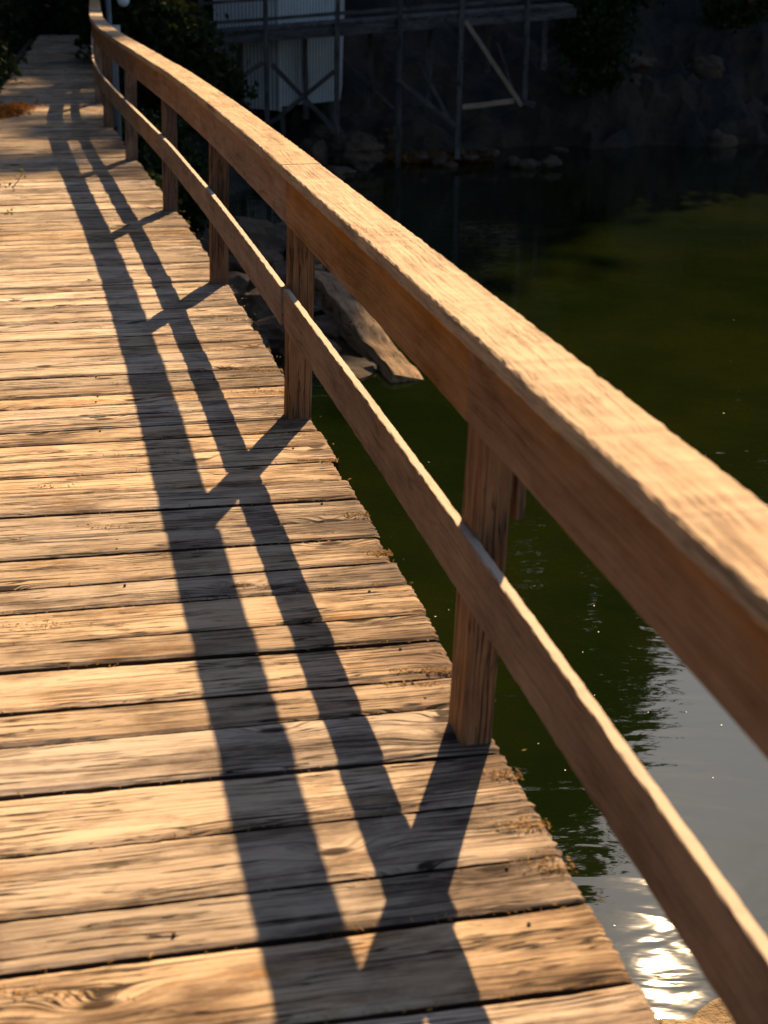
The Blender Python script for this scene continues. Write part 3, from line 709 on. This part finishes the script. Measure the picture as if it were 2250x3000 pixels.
for k, (x, y_, zc, rr) in enumerate(bank_trees):
    lab = ['bushy dark tree standing behind the dark end of the boardwalk', 'dark tree rising behind the pier and boathouse', 'dark tree standing on top of the rocky bank at the right'][0 if x < -5 else 1 if x < 5 else 2]
    tree('bank_tree', (x, y_, 0), [(x, y_, zc, rr * .8, 2.4, 3.6), (x - 1.2, y_, zc - 2.4, rr * .75, 2.2, 2.8), (x + 1.3, y_ + .5, zc + 1.6, rr * .6, 2, 2.6)], 9000, .26, lab, group=['trees behind the boardwalk end', 'trees behind the pier', 'trees above the rocky bank'][0 if x < -5 else 1 if x < 5 else 2], trunk_r=.22, clump=.7, limbs=9, seed=10 + k)
for k, (x, y_) in enumerate([(-15, -3), (-14, 4), (-15, 11), (-13, 18), (-15, 25), (-16, -11)]):  # unseen trees added to cut the sky fill from the left
    tree('bank_tree', (x, y_, -1), [(x, y_, 7, 3.6, 3.6, 5), (x + .8, y_ - 1, 11, 2.8, 2.8, 3.5), (x - 1, y_ + 1.5, 4.5, 3.2, 3.2, 3)], 7000, .34, 'unseen dark tree added to the wood on the left to block skylight', group='trees added on the left to block skylight', trunk_r=.25, clump=.9, limbs=8, seed=60 + k)
for k, (x, y_) in enumerate([(-8.6, 17), (-9, 23), (-9.5, 29)]):  # out-of-view canopy added to dim the far deck
    tree('shade_tree', (x, y_, -.6), [(x + 1.2, y_, 6.5, 3.4, 3.2, 2.4), (x - .5, y_ + 1, 8.5, 3.2, 3, 2.4), (x + 2.6, y_ - .5, 8.8, 2.2, 2.4, 1.4)], 9000, .26, 'unseen dark tree added to shade the far boardwalk, limbs over its left side', group='trees added to shade the far boardwalk', trunk_r=.2, clump=.7, limbs=8, seed=80 + k)
# bush between railing and boathouse
tree('bush', (-3.6, 25.3, -1.0), [(-3.75, 25.0, .3, 1.0, .8, 1.2), (-3.1, 25.0, -.35, .75, .6, .75), (-4.4, 25.4, .8, .9, .7, 1.2), (-2.75, 25.0, -.9, .4, .5, .4)], 15000, .085, 'dark green bush with rusty autumn leaves in front of the boathouse', 'bush', mat='leaf_autumn', trunk_r=.07, clump=.28, limbs=10, ratio=35, seed=30)
tree('bush', (-3.4, 21.5, -1.6), [(-3.4, 21.5, -.9, .6, .8, .55), (-3.0, 20.3, -1.1, .5, .7, .5), (-2.6, 19.0, -1.3, .4, .6, .4)], 6000, .07, 'low dark bush growing beside the far railing posts', 'bush', mat='leaf_dark', trunk_r=.04, clump=.2, limbs=6, seed=31)
tree('bush', (-2.35, 14.6, -1.4), [(-2.42, 14.9, -.55, .18, .3, .40), (-2.15, 13.4, -.75, .16, .35, .28)], 900, .045, 'yellow leaved shrub poking up behind the fourth and fifth railing posts', 'bush', mat='leaf_yellow', trunk_r=.02, clump=.12, limbs=8, ratio=12, seed=32)
tree('bush', (-1.75, 12.0, -1.4), [(-1.80, 12.2, -.55, .10, .3, .3), (-1.55, 11.3, -.7, .09, .25, .2)], 500, .04, 'small yellow green shrub at the deck edge behind the fourth post', 'bush', mat='leaf_yellow', trunk_r=.015, clump=.1, limbs=6, ratio=10, seed=33)
# scrub at the left side of the deck
tree('bush', (-6.0, 20.5, -.6), [(-5.85, 21.0, .1, .55, 1.4, .7), (-6.7, 24, .3, .7, 1.6, .9), (-5.5, 18.2, -.1, .4, 1.0, .4), (-7.5, 27.5, .5, .8, 1.8, 1.0), (-8.0, 31, .6, .8, 1.8, 1.0)], 22000, .07, 'dark scrub crowding the left side of the far boardwalk', 'bush', mat='leaf_dark', trunk_r=.05, clump=.25, limbs=10, seed=34)
tree('hedge', (-8.5, 33.5, -.4), [(-7.6, 33.8, .6, 1.6, .8, 1.3), (-10, 33, .8, 1.6, 1.2, 1.6), (-5.9, 34.4, .5, 1.2, .7, 1.4), (-4.6, 33.6, .3, .8, .9, 1.3), (-6.8, 34.6, .2, 1.5, .7, .9)], 40000, .10, 'black green thicket closing off the far end of the boardwalk', 'bush', mat='leaf_dark', trunk_r=.08, clump=.35, limbs=10, seed=35)
tree('tree', (4.0, 30.2, -.9), [(3.9, 29.9, .5, .85, .6, 1.0), (4.5, 30.1, 1.5, .9, .6, .9), (3.6, 29.9, 1.6, .7, .6, .9), (4.1, 29.7, -.3, .45, .4, .5)], 12000, .085, 'small dark green tree leaning over the rocks right of the pier', trunk_r=.07, clump=.28, limbs=10, seed=36)
tree('bush', (8.4, 31.5, .4), [(8.2, 31.5, 1.2, .9, .6, .7), (6.9, 31.2, .8, .6, .5, .5)], 6000, .08, 'rusty leaved bush high on the rocky bank at the right edge', 'bush', mat='leaf_autumn', trunk_r=.05, clump=.25, limbs=8, seed=37)

# dry orange moss cushion and grass at the left edge of the deck
m = MB(); n = 3500; g = rng
P_ = np.c_[-4.36 + g.normal(size=n) * .11, 17.1 + g.normal(size=n) * .30, .01 + abs(g.normal(size=n)) * .018]
leaves(m, P_, .02, g.random(n), aspect=3)
M['dry'] = leaf_mat('dry_orange_grass', (0.12, .045, .008), (0.40, .16, .02), (0.5, .25, .05), .3)
tag(m.build('grass_tuft', M['dry']), 'rust orange cushion of dry grass spilling over the left deck edge', 'grass tuft')
# twig with small leaves reaching over the left deck edge
def sprig(base, ends, label, seed, leafs=.022, mat='leaf_yellow'):
    root = empty('sprig', base); tag(root, label, 'twig'); g = np.random.default_rng(seed); m = MB(); L = []
    b = np.array(base, float)
    for e in ends:
        e = np.array(e, float); mid = (b + e) / 2 + g.normal(size=3) * .02; pts = [b, mid, e]; tube(m, pts, [.004, .003, .0012], 6)
        for _ in range(9):
            t = g.uniform(.55, 1.05); L.append(b + (e - b) * t + g.normal(size=3) * .018)
    m.build('stem', M['bark'], root); 
    for q in L:
        l = MB(); leaves(l, [q], leafs, g.random(1), g=g); l.build('leaf', M[mat], root)
sprig((-2.92, 9.9, -.02), [(-2.55, 9.9, .28), (-2.50, 9.85, .10), (-2.62, 9.7, .16), (-2.7, 10.0, .02)], 'thin twig with small yellow green leaves over the left deck edge', 41)
sprig((-2.72, 8.6, -.02), [(-2.36, 8.65, .06), (-2.40, 8.5, .03), (-2.5, 8.9, .10)], 'lower thin twig with a few leaves on the left deck edge, nearest the camera', 42)
sprig((-2.95, 11.6, -.02), [(-2.80, 11.5, .16)], 'tiny green sprout at the left frame edge behind the thin twig', 43)
m = MB(); tube(m, [(-4.35, 15.0, .25), (-4.2, 15.1, .33), (-3.93, 15.1, .40)], [.010, .009, .004], 6); tag(m.build('reed', M['dry']), 'single orange reed tip arching in from the left, lower of two', 'reed')
m = MB(); tube(m, [(-4.75, 16.9, .60), (-4.55, 17.0, .68), (-4.28, 17.0, .78)], [.012, .010, .004], 6); tag(m.build('reed', M['dry']), 'single orange reed tip arching in from the left, upper of two', 'reed')

# small white sign and pole with a pale globe behind the far railing
M['signwhite'] = plain_mat('painted_white', (.85, .9, .92), .5, 8, .1, 0)
M['ink'] = plain_mat('dark_ink', (.12, .15, .17), .6, 8, .1, 0)
M['greymetal'] = plain_mat('grey_metal', (.22, .25, .27), .5, 8, .2, 0)
sg = q27(333, 92, 20.5)
root = tag(empty('small_sign', (sg[0], 20.5, -1.2)), 'small white board on a post just behind the far railing', 'sign')
m = MB(); box_between(m, (sg[0] - .15, 20.5, sg[2]), (sg[0] + .085, 20.5, sg[2]), .02, .16, 2); m.build('board', M['signwhite'], root)
m = MB(); box_between(m, (sg[0] + .01, 20.487, sg[2] - .045), (sg[0] + .01, 20.487, sg[2] + .04), .045, .004, 2); m.build('dark_mark', M['ink'], root)
m = MB(); box_between(m, (sg[0], 20.54, -1.3), (sg[0], 20.54, sg[2] - .02), .05, .05, 3); m.build('post', M['greymetal'], root)
lg = q27(361, -2, 23.4); lp = q27(318, 30, 23.4)
root = tag(empty('globe_lamp', (lp[0], 23.4, -1)), 'grey pole with a pale round globe, top left behind the railing', 'lamp')
m = MB(); m.add(ICO[3][0] * np.array((.095, .095, .11)) + np.array((lg[0], 23.4, lg[2] + .0)), ICO[3][1]); m.build('globe', M['signwhite'], root, True)
m = MB(); tube(m, [(lp[0], 23.4, -1), (lp[0], 23.4, lg[2] + .25)], .04, 10); m.build('pole', M['greymetal'], root, True)
m = MB(); tube(m, [(lp[0], 23.4, lg[2] + .22), (lg[0], 23.4, lg[2] + .2), (lg[0], 23.4, lg[2] + .08)], .015, 8); m.build('arm', M['greymetal'], root, True)
for sgn in (-1, 1):
    m = MB(); box_between(m, (lp[0], 23.4, .38), (lp[0] + sgn * .14, 23.4, .58), .03, .03, 3); m.build('strut', M['greymetal'], root)

# pollen and specks drifting on the water
m = MB(); n = 45
for k in range(n):
    y_ = random.uniform(3.8, 20) if k % 3 else random.uniform(4, 8); x_ = random.uniform(.2, .35 * y_); s_ = random.uniform(.0018, .0036) * (1 + y_ * .05)
    m.add([(x_ + s_ * math.cos(a), y_ + s_ * math.sin(a), WZ + .003) for a in np.linspace(0, 6.28, 7)[:-1]], [tuple(range(6))])
tag(m.build('floating_specks', M['signwhite']), 'tiny pale specks floating on the water', 'specks', kind='stuff')
